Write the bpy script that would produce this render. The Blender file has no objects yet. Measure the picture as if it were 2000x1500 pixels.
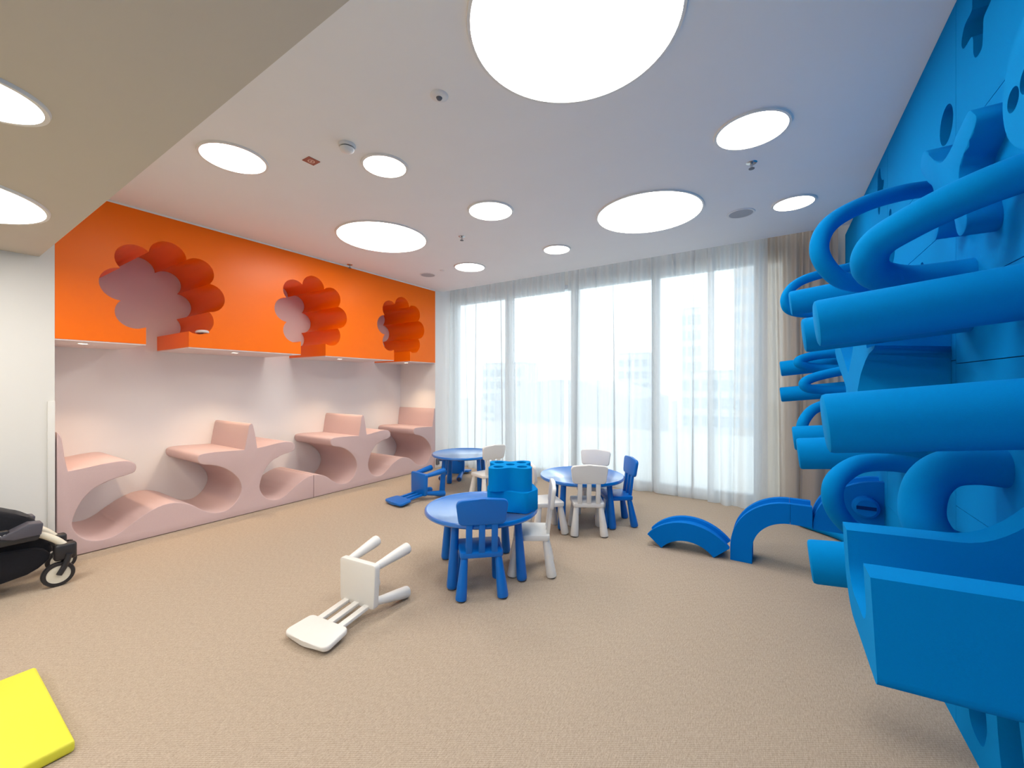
import bpy, bmesh, math, random
from mathutils import Vector, Matrix
random.seed(7)
S = bpy.context.scene
COL = S.collection
# ------------------------------------------------------------------ camera, world, exposure
cam_d = bpy.data.cameras.new('camera'); cam = bpy.data.objects.new('camera', cam_d); COL.objects.link(cam)
cam_d.sensor_width = 36.0; cam_d.lens = 36.0 * 792 / 2000; cam_d.clip_start = 0.02; cam_d.clip_end = 500
cam_d.shift_y = 1.0 / 2000
cam.location = (0, 0, 1.4)
cam.rotation_euler = (math.radians(90), 0, math.atan2(512, 792))
S.camera = cam
wd = bpy.data.worlds.new('world'); S.world = wd; wd.use_nodes = True
wb = wd.node_tree.nodes['Background']; wb.inputs[0].default_value = (0.88, 0.945, 1.0, 1); wb.inputs[1].default_value = 2.7
S.view_settings.view_transform = 'Standard'; S.view_settings.look = 'None'
S.view_settings.gamma = 1.0; S.view_settings.use_curve_mapping = False
S.view_settings.exposure = 0.55
LAMP = 9.6            # radiance of the round ceiling lights

# ------------------------------------------------------------------ materials
MATS = {}
def mat(name, col, rough=0.6, spec=0.5, noise=0.0, nscale=60.0, bump=0.0, bscale=200.0, coat=0.0, sheen=0.0, metal=0.0, emit=None, estr=0.0):
    m = bpy.data.materials.new(name); m.use_nodes = True; MATS[name] = m
    nt = m.node_tree; b = nt.nodes['Principled BSDF']
    b.inputs['Roughness'].default_value = rough; b.inputs['Specular IOR Level'].default_value = spec
    b.inputs['Metallic'].default_value = metal
    b.inputs['Coat Weight'].default_value = coat; b.inputs['Coat Roughness'].default_value = 0.15
    b.inputs['Sheen Weight'].default_value = sheen
    b.inputs['Base Color'].default_value = (*col, 1)
    tc = nt.nodes.new('ShaderNodeTexCoord')
    if noise > 0:
        n = nt.nodes.new('ShaderNodeTexNoise'); n.inputs['Scale'].default_value = nscale; n.inputs['Detail'].default_value = 4
        r = nt.nodes.new('ShaderNodeMapRange'); r.inputs['To Min'].default_value = 1 - noise; r.inputs['To Max'].default_value = 1 + noise
        v = nt.nodes.new('ShaderNodeVectorMath'); v.operation = 'SCALE'; v.inputs[0].default_value = col
        nt.links.new(tc.outputs['Object'], n.inputs['Vector']); nt.links.new(n.outputs['Fac'], r.inputs['Value'])
        nt.links.new(r.outputs['Result'], v.inputs['Scale']); nt.links.new(v.outputs['Vector'], b.inputs['Base Color'])
    if bump > 0:
        n2 = nt.nodes.new('ShaderNodeTexNoise'); n2.inputs['Scale'].default_value = bscale; n2.inputs['Detail'].default_value = 3
        bp = nt.nodes.new('ShaderNodeBump'); bp.inputs['Strength'].default_value = bump; bp.inputs['Distance'].default_value = 0.002
        nt.links.new(tc.outputs['Object'], n2.inputs['Vector']); nt.links.new(n2.outputs['Fac'], bp.inputs['Height']); nt.links.new(bp.outputs['Normal'], b.inputs['Normal'])
    if emit:
        b.inputs['Emission Color'].default_value = (*emit, 1); b.inputs['Emission Strength'].default_value = estr
    return m
mat('ceiling_paint', (0.86, 0.86, 0.86), 0.8, 0.2, noise=0.015, nscale=3)
mat('bulkhead_paint', (0.62, 0.58, 0.51), 0.8, 0.2, noise=0.015, nscale=3)
mat('wall_white', (0.74, 0.725, 0.69), 0.7, 0.3, noise=0.015, nscale=4)
mat('niche_white', (0.84, 0.81, 0.79), 0.7, 0.3, noise=0.015, nscale=4)
mat('orange_gloss', (0.98, 0.172, 0.0), 0.34, 0.28, noise=0.01, nscale=5)
mat('soffit_pink', (0.74, 0.64, 0.63), 0.5, 0.4, noise=0.01, nscale=5)
mat('bench_felt', (0.62, 0.450, 0.435), 0.95, 0.1, noise=0.05, nscale=160, bump=0.25, bscale=500, sheen=0.15)
mat('blue_foam', (0.0, 0.235, 0.61), 0.95, 0.06, noise=0.05, nscale=220, bump=0.25, bscale=600)
mat('blue_foam_rail', (0.0, 0.165, 0.58), 0.9, 0.08, noise=0.05, nscale=220, bump=0.2, bscale=600)
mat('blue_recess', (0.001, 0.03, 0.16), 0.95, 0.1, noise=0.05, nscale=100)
mat('blue_plastic', (0.0, 0.15, 0.57), 0.34, 0.4, noise=0.02, nscale=30)
mat('blue_tabletop', (0.0, 0.16, 0.58), 0.28, 0.6, noise=0.02, nscale=30, coat=1.0)
mat('white_plastic', (0.80, 0.775, 0.73), 0.35, 0.5, noise=0.01, nscale=30)
mat('rubber_grey', (0.10, 0.10, 0.11), 0.8, 0.2, noise=0.05, nscale=60)
mat('lamp_ring', (0.80, 0.79, 0.76), 0.4, 0.5, noise=0.01, nscale=20)
mat('lamp_glow', (0.9, 0.9, 0.9), 0.6, 0.2, noise=0.01, nscale=20, emit=(1.0, 0.955, 0.885), estr=LAMP)
mat('spot_glow', (0.9, 0.9, 0.9), 0.6, 0.2, noise=0.01, nscale=20, emit=(1.0, 0.86, 0.66), estr=9.0)
mat('fitting_white', (0.76, 0.76, 0.76), 0.45, 0.5, noise=0.01, nscale=20)
mat('fitting_dark', (0.12, 0.13, 0.15), 0.5, 0.5, noise=0.05, nscale=40)
mat('chrome', (0.55, 0.56, 0.58), 0.25, 0.5, noise=0.02, nscale=40, metal=1.0)
mat('speaker_grille', (0.42, 0.43, 0.46), 0.7, 0.3, noise=0.12, nscale=900)
mat('sign_red', (0.40, 0.13, 0.09), 0.6, 0.3, noise=0.05, nscale=80)
mat('sign_print', (0.80, 0.55, 0.45), 0.6, 0.3, noise=0.05, nscale=80)
mat('mat_yellow', (0.80, 0.76, 0.055), 0.45, 0.4, noise=0.04, nscale=9, bump=0.35, bscale=14)
mat('black_fabric', (0.012, 0.012, 0.016), 0.9, 0.2, noise=0.2, nscale=90, bump=0.3, bscale=300, sheen=0.1)
mat('black_plastic', (0.020, 0.019, 0.022), 0.4, 0.5, noise=0.1, nscale=50)
mat('grey_plastic', (0.085, 0.08, 0.10), 0.5, 0.4, noise=0.05, nscale=50)
mat('cream_tube', (0.78, 0.73, 0.60), 0.35, 0.5, noise=0.02, nscale=30)
mat('print_white', (0.6, 0.6, 0.6), 0.6, 0.3, noise=0.02, nscale=30)
mat('window_frame', (0.62, 0.66, 0.70), 0.4, 0.5, noise=0.02, nscale=20)
mat('terrace_stone', (0.62, 0.62, 0.60), 0.8, 0.3, noise=0.05, nscale=2)
mat('tower_hazed', (0.70, 0.74, 0.78), 0.7, 0.3, noise=0.04, nscale=0.5)  # distance haze lightened into this and the next three building colours
mat('brick_hazed', (0.60, 0.58, 0.57), 0.8, 0.3, noise=0.06, nscale=0.8)
mat('glass_hazed', (0.42, 0.49, 0.55), 0.3, 0.5, noise=0.05, nscale=0.5)
mat('roof_hazed', (0.58, 0.62, 0.66), 0.7, 0.3, noise=0.05, nscale=0.3)

def carpet():
    m = mat('carpet', (0.45, 0.355, 0.265), 0.95, 0.15); nt = m.node_tree; b = nt.nodes['Principled BSDF']
    tc = nt.nodes.new('ShaderNodeTexCoord')
    def mp(rot, sc):
        k = nt.nodes.new('ShaderNodeMapping'); k.inputs['Rotation'].default_value = (0, 0, rot); k.inputs['Scale'].default_value = sc
        nt.links.new(tc.outputs['Object'], k.inputs['Vector']); return k
    w1 = nt.nodes.new('ShaderNodeTexWave'); w1.inputs['Scale'].default_value = 38; w1.inputs['Distortion'].default_value = 3.5; w1.inputs['Detail'].default_value = 2; w1.inputs['Detail Scale'].default_value = 9
    nt.links.new(mp(math.radians(58), (1, 1, 1)).outputs[0], w1.inputs['Vector'])
    n1 = nt.nodes.new('ShaderNodeTexNoise'); n1.inputs['Scale'].default_value = 1.0; n1.inputs['Detail'].default_value = 3
    nt.links.new(mp(math.radians(58), (260, 38, 1)).outputs[0], n1.inputs['Vector'])
    n2 = nt.nodes.new('ShaderNodeTexNoise'); n2.inputs['Scale'].default_value = 160; n2.inputs['Detail'].default_value = 2
    nt.links.new(tc.outputs['Object'], n2.inputs['Vector'])
    a = nt.nodes.new('ShaderNodeMath'); a.operation = 'MULTIPLY_ADD'; a.inputs[1].default_value = 0.35
    nt.links.new(w1.outputs['Fac'], a.inputs[0]); nt.links.new(n1.outputs['Fac'], a.inputs[2])
    a2 = nt.nodes.new('ShaderNodeMath'); a2.operation = 'MULTIPLY_ADD'; a2.inputs[1].default_value = 0.8
    nt.links.new(n2.outputs['Fac'], a2.inputs[0]); nt.links.new(a.outputs[0], a2.inputs[2])
    cr = nt.nodes.new('ShaderNodeValToRGB')
    cr.color_ramp.elements[0].position = 0.55; cr.color_ramp.elements[0].color = (0.285, 0.215, 0.155, 1)
    cr.color_ramp.elements[1].position = 1.45; cr.color_ramp.elements[1].color = (0.60, 0.495, 0.385, 1)
    mr = nt.nodes.new('ShaderNodeMapRange'); mr.inputs['From Min'].default_value = 0.55; mr.inputs['From Max'].default_value = 1.6
    nt.links.new(a2.outputs[0], mr.inputs['Value'])
    cr.color_ramp.elements[0].position = 0.0; cr.color_ramp.elements[1].position = 1.0
    nt.links.new(mr.outputs['Result'], cr.inputs['Fac']); nt.links.new(cr.outputs['Color'], b.inputs['Base Color'])
    bp = nt.nodes.new('ShaderNodeBump'); bp.inputs['Strength'].default_value = 0.4; bp.inputs['Distance'].default_value = 0.003
    nt.links.new(a2.outputs[0], bp.inputs['Height']); nt.links.new(bp.outputs['Normal'], b.inputs['Normal'])
carpet()
def sheer(name, col, clear, tcol):
    m = bpy.data.materials.new(name); m.use_nodes = True; MATS[name] = m; nt = m.node_tree; nt.nodes.clear()
    out = nt.nodes.new('ShaderNodeOutputMaterial'); tr = nt.nodes.new('ShaderNodeBsdfTransparent'); tr.inputs[0].default_value = (1, 1, 1, 1)
    tl = nt.nodes.new('ShaderNodeBsdfTranslucent'); tl.inputs[0].default_value = (*tcol, 1)
    df = nt.nodes.new('ShaderNodeBsdfDiffuse'); df.inputs[0].default_value = (*col, 1)
    m1 = nt.nodes.new('ShaderNodeMixShader'); m1.inputs[0].default_value = 0.4
    nt.links.new(tl.outputs[0], m1.inputs[1]); nt.links.new(df.outputs[0], m1.inputs[2])
    tc = nt.nodes.new('ShaderNodeTexCoord'); n = nt.nodes.new('ShaderNodeTexNoise'); n.inputs['Scale'].default_value = 30
    mp = nt.nodes.new('ShaderNodeMapping'); mp.inputs['Scale'].default_value = (6, 1, 0.3)
    mr = nt.nodes.new('ShaderNodeMapRange'); mr.inputs['To Min'].default_value = 1 - clear - 0.05; mr.inputs['To Max'].default_value = 1 - clear + 0.05
    nt.links.new(tc.outputs['Object'], mp.inputs[0]); nt.links.new(mp.outputs[0], n.inputs['Vector']); nt.links.new(n.outputs['Fac'], mr.inputs['Value'])
    m2 = nt.nodes.new('ShaderNodeMixShader'); nt.links.new(mr.outputs[0], m2.inputs[0])
    nt.links.new(tr.outputs[0], m2.inputs[1]); nt.links.new(m1.outputs[0], m2.inputs[2]); nt.links.new(m2.outputs[0], out.inputs[0])
sheer('sheer_voile', (0.80, 0.81, 0.82), 0.22, (0.66, 0.685, 0.70))
sheer('drape_beige', (0.70, 0.62, 0.55), 0.03, (0.58, 0.50, 0.42))
def glass():
    m = bpy.data.materials.new('window_glass'); m.use_nodes = True; MATS['window_glass'] = m; nt = m.node_tree; nt.nodes.clear()
    out = nt.nodes.new('ShaderNodeOutputMaterial'); tr = nt.nodes.new('ShaderNodeBsdfTransparent'); tr.inputs[0].default_value = (0.93, 0.97, 0.97, 1)
    gl = nt.nodes.new('ShaderNodeBsdfGlossy'); gl.inputs['Roughness'].default_value = 0.02
    fr = nt.nodes.new('ShaderNodeFresnel'); fr.inputs[0].default_value = 1.35
    mx = nt.nodes.new('ShaderNodeMixShader'); nt.links.new(fr.outputs[0], mx.inputs[0]); nt.links.new(tr.outputs[0], mx.inputs[1]); nt.links.new(gl.outputs[0], mx.inputs[2]); nt.links.new(mx.outputs[0], out.inputs[0])
glass()

# ------------------------------------------------------------------ helpers
def tag(o, label=None, cat=None, group=None, kind=None):
    if label: o['label'] = label
    if cat: o['category'] = cat
    if group: o['group'] = group
    if kind: o['kind'] = kind
    return o
def link_mesh(name, me, m, parent=None, smooth=40):
    if isinstance(m, str): m = MATS[m]
    me.name = name
    if len(me.materials) == 0: me.materials.append(m)
    o = bpy.data.objects.new(name, me); COL.objects.link(o)
    if smooth:
        me.polygons.foreach_set('use_smooth', [True] * len(me.polygons)); me.set_sharp_from_angle(angle=math.radians(smooth))
    if parent: o.parent = parent
    return o
def obj(name, bm, m, parent=None, smooth=40):
    bmesh.ops.recalc_face_normals(bm, faces=bm.faces)
    me = bpy.data.meshes.new(name); bm.to_mesh(me); bm.free()
    return link_mesh(name, me, m, parent, smooth)
def empty(name, loc=(0, 0, 0), rz=0.0):
    o = bpy.data.objects.new(name, None); COL.objects.link(o); o.location = loc; o.rotation_euler = (0, 0, rz); o.empty_display_size = 0.1
    return o
def box(bm, a, b, bev=0.0, seg=2):
    r = bmesh.ops.create_cube(bm, size=1.0); vs = r['verts']
    for v in vs:
        v.co = Vector([a[i] + (v.co[i] + 0.5) * (b[i] - a[i]) for i in range(3)])
    if bev > 0:
        es = list({e for v in vs for e in v.link_edges})
        bmesh.ops.bevel(bm, geom=es, offset=bev, segments=seg, affect='EDGES', profile=0.5)
    return vs
def boxobj(name, a, b, m, parent=None, bev=0.0, seg=2):
    bm = bmesh.new(); box(bm, a, b, bev, seg); return obj(name, bm, m, parent)
def prism(pts, depth, bev=0.0, seg=2, keep=None):
    """outline in the local XY plane, extruded along +Z from 0 to depth; rims rounded by bev"""
    bm = bmesh.new(); vs = [bm.verts.new((p[0], p[1], 0)) for p in pts]; f = bm.faces.new(vs)
    r = bmesh.ops.extrude_face_region(bm, geom=[f])
    top = [g for g in r['geom'] if isinstance(g, bmesh.types.BMVert)]
    for v in top: v.co.z += depth
    if bev > 0:
        es = [e for e in bm.edges if abs(e.verts[0].co.z - e.verts[1].co.z) < 1e-6]
        bmesh.ops.bevel(bm, geom=es, offset=bev, segments=seg, affect='EDGES', profile=0.5, clamp_overlap=True)
    return bm
YZ = Matrix(((0, 0, 1, 0), (1, 0, 0, 0), (0, 1, 0, 0), (0, 0, 0, 1)))   # outline (y,z) -> world, extrusion +X
def yz_prism(name, pts, x0, x1, m, parent=None, bev=0.0, seg=2, smooth=35):
    bm = prism(pts, x1 - x0, bev, seg); bmesh.ops.transform(bm, matrix=Matrix.Translation((x0, 0, 0)) @ YZ, verts=bm.verts)
    return obj(name, bm, m, parent, smooth)
def filled(outlines, depth):
    """mesh of a flat outline with holes, extruded symmetric +-depth/2"""
    cu = bpy.data.curves.new('outline', 'CURVE'); cu.dimensions = '2D'; cu.fill_mode = 'BOTH'; cu.extrude = depth / 2
    for pts in outlines:
        sp = cu.splines.new('POLY'); sp.points.add(len(pts) - 1); sp.use_cyclic_u = True
        for i, p in enumerate(pts): sp.points[i].co = (p[0], p[1], 0, 1)
    o = bpy.data.objects.new('outline', cu); COL.objects.link(o)
    dg = bpy.context.evaluated_depsgraph_get(); me = bpy.data.meshes.new_from_object(o.evaluated_get(dg))
    bpy.data.objects.remove(o); bpy.data.curves.remove(cu); me.materials.clear()
    return me
def lathe(prof, seg=24, bm=None, mtx=None):
    """prof: (r,z) list from bottom to top, closed to the axis where r == 0"""
    own = bm is None
    if own: bm = bmesh.new()
    rings = []
    for r, z in prof:
        if r < 1e-6: rings.append([bm.verts.new((0, 0, z))])
        else: rings.append([bm.verts.new((r * math.cos(2 * math.pi * k / seg), r * math.sin(2 * math.pi * k / seg), z)) for k in range(seg)])
    new = [v for rg in rings for v in rg]
    for a, b in zip(rings, rings[1:]):
        for k in range(seg):
            q = [a[k % len(a)], a[(k + 1) % len(a)], b[(k + 1) % len(b)], b[k % len(b)]]
            q = list(dict.fromkeys(q))
            if len(q) >= 3: bm.faces.new(q)
    if mtx is not None: bmesh.ops.transform(bm, matrix=mtx, verts=new)
    return bm
def catmull(P, n=8):
    P = [Vector(p) for p in P]; out = []
    Q = [P[0] * 2 - P[1]] + P + [P[-1] * 2 - P[-2]]
    for i in range(1, len(Q) - 2):
        a, b, c, d = Q[i - 1], Q[i], Q[i + 1], Q[i + 2]
        for k in range(n):
            t = k / n
            out.append(0.5 * ((2 * b) + (c - a) * t + (2 * a - 5 * b + 4 * c - d) * t * t + (3 * b - a - 3 * c + d) * t ** 3))
    out.append(P[-1]); return out
def tube(path, r, seg=20, bm=None, smoothn=8, caps=True):
    own = bm is None
    if own: bm = bmesh.new()
    pts = catmull(path, smoothn) if smoothn else [Vector(p) for p in path]
    rad = r if isinstance(r, (list, tuple)) else None
    n = None; rings = []
    for i, p in enumerate(pts):
        t = (pts[min(i + 1, len(pts) - 1)] - pts[max(i - 1, 0)]).normalized()
        if n is None:
            n = t.orthogonal().normalized()
        n = (n - t * n.dot(t)).normalized(); bn = t.cross(n)
        rr = r if rad is None else rad[0] + (rad[1] - rad[0]) * i / (len(pts) - 1)
        rings.append([bm.verts.new(p + (n * math.cos(2 * math.pi * k / seg) + bn * math.sin(2 * math.pi * k / seg)) * rr) for k in range(seg)])
    for a, b in zip(rings, rings[1:]):
        for k in range(seg): bm.faces.new((a[k], a[(k + 1) % seg], b[(k + 1) % seg], b[k]))
    if caps:
        bm.faces.new(list(reversed(rings[0]))); bm.faces.new(rings[-1])
    return bm
def arc(cx, cy, r, a0, a1, n):
    return [(cx + r * math.cos(math.radians(a0 + (a1 - a0) * i / n)), cy + r * math.sin(math.radians(a0 + (a1 - a0) * i / n))) for i in range(n + 1)]
def copy_tree(o, parent=None):
    c = o.copy(); COL.objects.link(c); c.parent = parent
    for ch in list(o.children): copy_tree(ch, c)
    return c
def struct(o): o['kind'] = 'structure'; return o

# ------------------------------------------------------------------ room shell
XL, XR, XN = -4.78, 0.63, -5.63      # bench-front plane, blue wall face, niche back wall
YW, YB = 5.17, 0.65                  # curtain slot edge, bulkhead edge
ZC, ZB = 2.98, 2.39                  # ceiling, bulkhead underside
YBACK = -3.2
struct(boxobj('floor', (-5.8, YBACK - 0.1, -0.12), (0.9, 5.75, 0.0), 'carpet'))
struct(boxobj('ceiling', (-5.8, YB - 0.1, ZC), (0.9, YW, ZC + 0.12), 'ceiling_paint'))
struct(boxobj('ceiling_bulkhead', (-4.95, YBACK - 0.1, ZB), (0.9, YB, ZC + 0.12), 'bulkhead_paint'))
struct(boxobj('ceiling_curtain_slot', (-5.8, YW, 3.16), (0.9, 5.6, 3.26), 'ceiling_paint'))
struct(boxobj('wall_left', (-4.98, YBACK, 0.0), (XL, 0.73, ZC), 'wall_white'))
struct(boxobj('wall_left_niche', (XN - 0.15, 0.55, 0.0), (XN, 5.02, ZC), 'niche_white'))
struct(boxobj('wall_left_end', (XN - 0.15, 5.02, 0.0), (XL, 5.6, 3.16), 'niche_white'))
struct(boxobj('wall_left_start', (XN, 0.55, 0.0), (-4.98, 0.73, ZC), 'niche_white'))
struct(boxobj('wall_back', (-4.98, YBACK - 0.12, 0.0), (0.9, YBACK, ZB), 'wall_white'))
trim = struct(boxobj('trim_1', (XL, 0.69, 0.002), (XL + 0.012, 0.731, 1.27), 'wall_white', bev=0.004))
# window wall
wf = struct(boxobj('wall_front', (XL - 0.02, 5.5, 2.88), (0.9, 5.75, 3.2), 'wall_white'))
struct(boxobj('wall_front_pier', (0.08, 5.5, 0.0), (0.9, 5.75, 2.88), 'wall_white'))
win = struct(empty('window_1', (0, 5.55, 0)))
wx = [-4.80, -3.65, -2.48, -1.32, -0.16, 0.08]
bm = bmesh.new(); box(bm, (-4.80, -0.04, 0.0), (0.08, 0.10, 0.10)); box(bm, (-4.80, -0.04, 2.82), (0.08, 0.10, 2.88)); obj('frame', bm, 'window_frame', win)
for i, x in enumerate(wx[:-1]):
    boxobj('mullion', (x - 0.04, -0.05, 0.10), (x + 0.04, 0.11, 2.82), 'window_frame', win, bev=0.004)
for a, b in zip(wx, wx[1:]):
    boxobj('pane', (a + 0.04, 0.025, 0.10), (b - 0.04 if b < 0 else b, 0.037, 2.82), 'window_glass', win)

# ------------------------------------------------------------------ blue foam wall with panels and sockets
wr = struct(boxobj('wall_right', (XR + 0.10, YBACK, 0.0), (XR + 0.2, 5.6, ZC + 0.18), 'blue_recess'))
def ring(cy, cz, r, n=28, sy=1.0): return [(cy + sy * r * math.cos(2 * math.pi * k / n), cz + r * math.sin(2 * math.pi * k / n)) for k in range(n)]
def closed(P, n=5):
    P = [Vector((p[0], p[1], 0)) for p in P]; N = len(P); out = []
    for i in range(N):
        a, b, c, d = P[i - 1], P[i], P[(i + 1) % N], P[(i + 2) % N]
        for k in range(n):
            t = k / n
            q = 0.5 * ((2 * b) + (c - a) * t + (2 * a - 5 * b + 4 * c - d) * t * t + (3 * b - a - 3 * c + d) * t ** 3); out.append((q.x, q.y))
    return out
cactus = closed([(2.20, 2.93), (2.235, 2.86), (2.24, 2.82), (2.305, 2.815), (2.335, 2.785), (2.34, 2.755), (2.32, 2.73), (2.29, 2.724), (2.245, 2.722), (2.228, 2.70), (2.226, 2.65), (2.207, 2.618), (2.176, 2.610), (2.148, 2.62), (2.141, 2.67), (2.137, 2.71), (2.11, 2.722), (2.07, 2.735), (2.05, 2.80), (2.09, 2.90), (2.15, 2.945)], 3)
far_branch = closed([(3.85, 2.94), (3.90, 2.91), (3.91, 2.82), (3.925, 2.80), (3.91, 2.72), (3.88, 2.63), (3.84, 2.615), (3.815, 2.68), (3.73, 2.75), (3.71, 2.80), (3.76, 2.82), (3.80, 2.86), (3.82, 2.92)], 3)
holes = [cactus, far_branch, ring(2.512, 2.53, 0.082), ring(3.53, 2.50, 0.035), ring(4.44, 2.60, 0.05), ring(2.86, 1.985, 0.035),
         closed([(3.41, 2.24), (3.43, 2.19), (3.49, 2.157), (3.55, 2.20), (3.575, 2.28), (3.56, 2.35), (3.42, 2.35)], 3),
         closed([(2.27, 0.30), (2.268, 0.15), (2.235, 0.103), (2.18, 0.09), (2.137, 0.102), (2.112, 0.16), (2.112, 0.20), (2.14, 0.30), (2.2, 0.34)], 3),
         closed([(2.034, 0.42), (2.034, 0.28), (2.0, 0.13), (1.96, 0.08), (1.88, 0.08), (1.85, 0.20), (1.885, 0.36), (1.92, 0.45)], 3),
         ring(1.0, 2.2, 0.08), ring(0.4, 1.2, 0.08), ring(-0.5, 1.9, 0.08)]
cols = [(-3.2, -2.4), (-2.4, -1.2), (-1.2, 0.0), (0.0, 1.2), (1.2, 2.4), (2.4, 3.6), (3.6, 4.8), (4.8, 5.5)]
rowsA = [0.0, 0.90, 1.486, 1.785, 2.39, ZC]; rowsB = [0.0, 0.60, 1.20, 1.50, 2.07, 2.40, ZC]
g = 0.0016
for ci, (y0, y1) in enumerate(cols):
    rows = rowsA if ci % 2 == 0 else rowsB
    for z0, z1 in zip(rows, rows[1:]):
        rect = [(y0 + g, z0 + (g if z0 else 0)), (y1 - g, z0 + (g if z0 else 0)), (y1 - g, z1 - g), (y0 + g, z1 - g)]
        hs = [h for h in holes if all(y0 < p[0] < y1 and z0 < p[1] < z1 for p in h)]
        if hs:
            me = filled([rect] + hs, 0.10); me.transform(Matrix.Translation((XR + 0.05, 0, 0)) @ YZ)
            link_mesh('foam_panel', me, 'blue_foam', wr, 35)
        else:
            yz_prism('foam_panel', rect, XR, XR + 0.10, 'blue_foam', wr)

# ------------------------------------------------------------------ orange overhead box with three tree cut-outs
def tree_pts(yc):
    """open outline from the right foot of the trunk, round the petals, to the left foot"""
    ps = [(0.232, 2.035, 0.137), (0.325, 2.273, 0.142), (0.235, 2.508, 0.136), (0.0, 2.598, 0.142), (-0.235, 2.508, 0.136), (-0.325, 2.273, 0.142), (-0.232, 2.035, 0.137)]
    def isect(a, b):
        d = math.hypot(b[0] - a[0], b[1] - a[1]); h0 = (a[2] ** 2 - b[2] ** 2 + d * d) / (2 * d); h = math.sqrt(max(a[2] ** 2 - h0 ** 2, 0))
        mx, my = a[0] + h0 * (b[0] - a[0]) / d, a[1] + h0 * (b[1] - a[1]) / d
        c = [(mx + h * (b[1] - a[1]) / d, my - h * (b[0] - a[0]) / d), (mx - h * (b[1] - a[1]) / d, my + h * (b[0] - a[0]) / d)]
        return max(c, key=lambda q: q[0] ** 2 + (q[1] - 2.27) ** 2)
    tw = 0.16; out = [(tw, 1.765)]
    zt = 2.035 - math.sqrt(0.137 ** 2 - (0.232 - tw) ** 2)
    knots = [(tw, zt)] + [isect(ps[i], ps[i + 1]) for i in range(6)] + [(-tw, zt)]
    for i, (px, pz, r) in enumerate(ps):
        a0 = math.degrees(math.atan2(knots[i][1] - pz, knots[i][0] - px)); a1 = math.degrees(math.atan2(knots[i + 1][1] - pz, knots[i + 1][0] - px))
        while a1 <= a0: a1 += 360
        seg = arc(px, pz, r, a0, a1, 14); out += seg if i == 0 else seg[1:]
    out.append((-tw, 1.765))
    return [(yc + p[0], p[1]) for p in out]
TREES = [1.446, 2.877, 4.300]
ofr = empty('orange_tree_box', ((XL + XN) / 2, 2.87, 1.765))
tag(ofr, 'glossy orange box hung above the pink bench, with three tree shapes cut through it', 'wall box')
outl = [(0.731, 2.965), (0.731, 1.765)]
for yc in TREES: outl += list(reversed(tree_pts(yc)))
outl += [(5.019, 1.765), (5.019, 2.965)]
o = yz_prism('orange_body', outl, XN + 0.001, XL, 'orange_gloss', ofr, smooth=30); o.matrix_parent_inverse = Matrix.Translation(-ofr.location)
edges = [0.731] + [e for yc in TREES for e in (yc - 0.16, yc + 0.16)] + [5.019]
for a, b in zip(edges[0::2], edges[1::2]):
    s_ = boxobj('soffit_panel', (XN + 0.001, a, 1.755), (XL - 0.004, b, 1.765), 'soffit_pink', ofr); s_.matrix_parent_inverse = Matrix.Translation(-ofr.location)
boxobj('trim_2', (XL - 0.03, 0.731, 2.965), (XL + 0.002, 5.019, ZC), 'ceiling_paint')['kind'] = 'structure'
# small downlights in its underside
DL = [(-5.02, 0.93, 'above the seat beside the white wall'), (-5.05, 2.12, 'between the first and middle tree shapes'), (-5.05, 3.42, 'past the middle tree shape'), (-5.02, 4.60, 'above the last seat beside the curtain')]
for x, y, where in DL:
    t = tag(empty('downlight', (x, y, 1.755)), 'small warm downlight under the orange box, ' + where, 'downlight', 'downlights under the orange box')
    obj('ring', lathe([(0.030, -0.004), (0.042, -0.004), (0.042, 0.0), (0.030, 0.0), (0.030, -0.004)]), 'lamp_ring', t)
    obj('lens', lathe([(0.0, -0.002), (0.030, -0.002), (0.030, 0.0), (0.0, 0.0)]), 'spot_glow', t)
    ld = bpy.data.lights.new('beam', 'SPOT'); ld.energy = 22; ld.color = (1.0, 0.72, 0.46); ld.spot_size = math.radians(100); ld.spot_blend = 0.7; ld.shadow_soft_size = 0.03
    lo = bpy.data.objects.new('beam', ld); COL.objects.link(lo); lo.parent = t; lo.location = (0, 0, -0.01)
fit = tag(empty('white_round_fitting', (XL - 0.02, 1.722, 1.926)), 'white round fitting in the lowest petal of the tree shape nearest the white wall', 'fitting')
obj('rim', lathe([(0.018, -0.012), (0.05, -0.014), (0.058, -0.004), (0.052, 0.008), (0.02, 0.012), (0.018, -0.012)]), 'fitting_white', fit)
obj('centre', lathe([(0.0, -0.010), (0.018, -0.010), (0.018, 0.010), (0.0, 0.010)]), 'speaker_grille', fit)
fit.rotation_euler = (0, math.radians(-8), 0)

# ------------------------------------------------------------------ pink bench, two modules
per = 1.428; Y0 = 0.738
gapL = [(0.064, 0.700), (0.13, 0.706), (0.24, 0.722), (0.35, 0.735), (0.425, 0.728), (0.468, 0.700), (0.482, 0.665), (0.470, 0.622), (0.42, 0.605), (0.35, 0.590), (0.28, 0.565), (0.215, 0.530), (0.155, 0.465), (0.115, 0.385), (0.092, 0.31), (0.088, 0.255), (0.105, 0.20), (0.14, 0.145), (0.19, 0.105), (0.25, 0.086), (0.32, 0.090), (0.385, 0.12), (0.45, 0.165), (0.53, 0.222), (0.61, 0.262), (0.68, 0.280)]
gapR = [(0.755, 0.280), (0.83, 0.258), (0.90, 0.218), (0.98, 0.150), (1.05, 0.108), (1.12, 0.090), (1.19, 0.094), (1.25, 0.130), (1.30, 0.190), (1.328, 0.255), (1.330, 0.32), (1.31, 0.385), (1.265, 0.450), (1.20, 0.512), (1.13, 0.556), (1.06, 0.583), (0.99, 0.600), (0.955, 0.620), (0.940, 0.655), (0.945, 0.692), (0.975, 0.709), (1.04, 0.713), (1.15, 0.708), (1.25, 0.703), (1.364, 0.698)]
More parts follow.
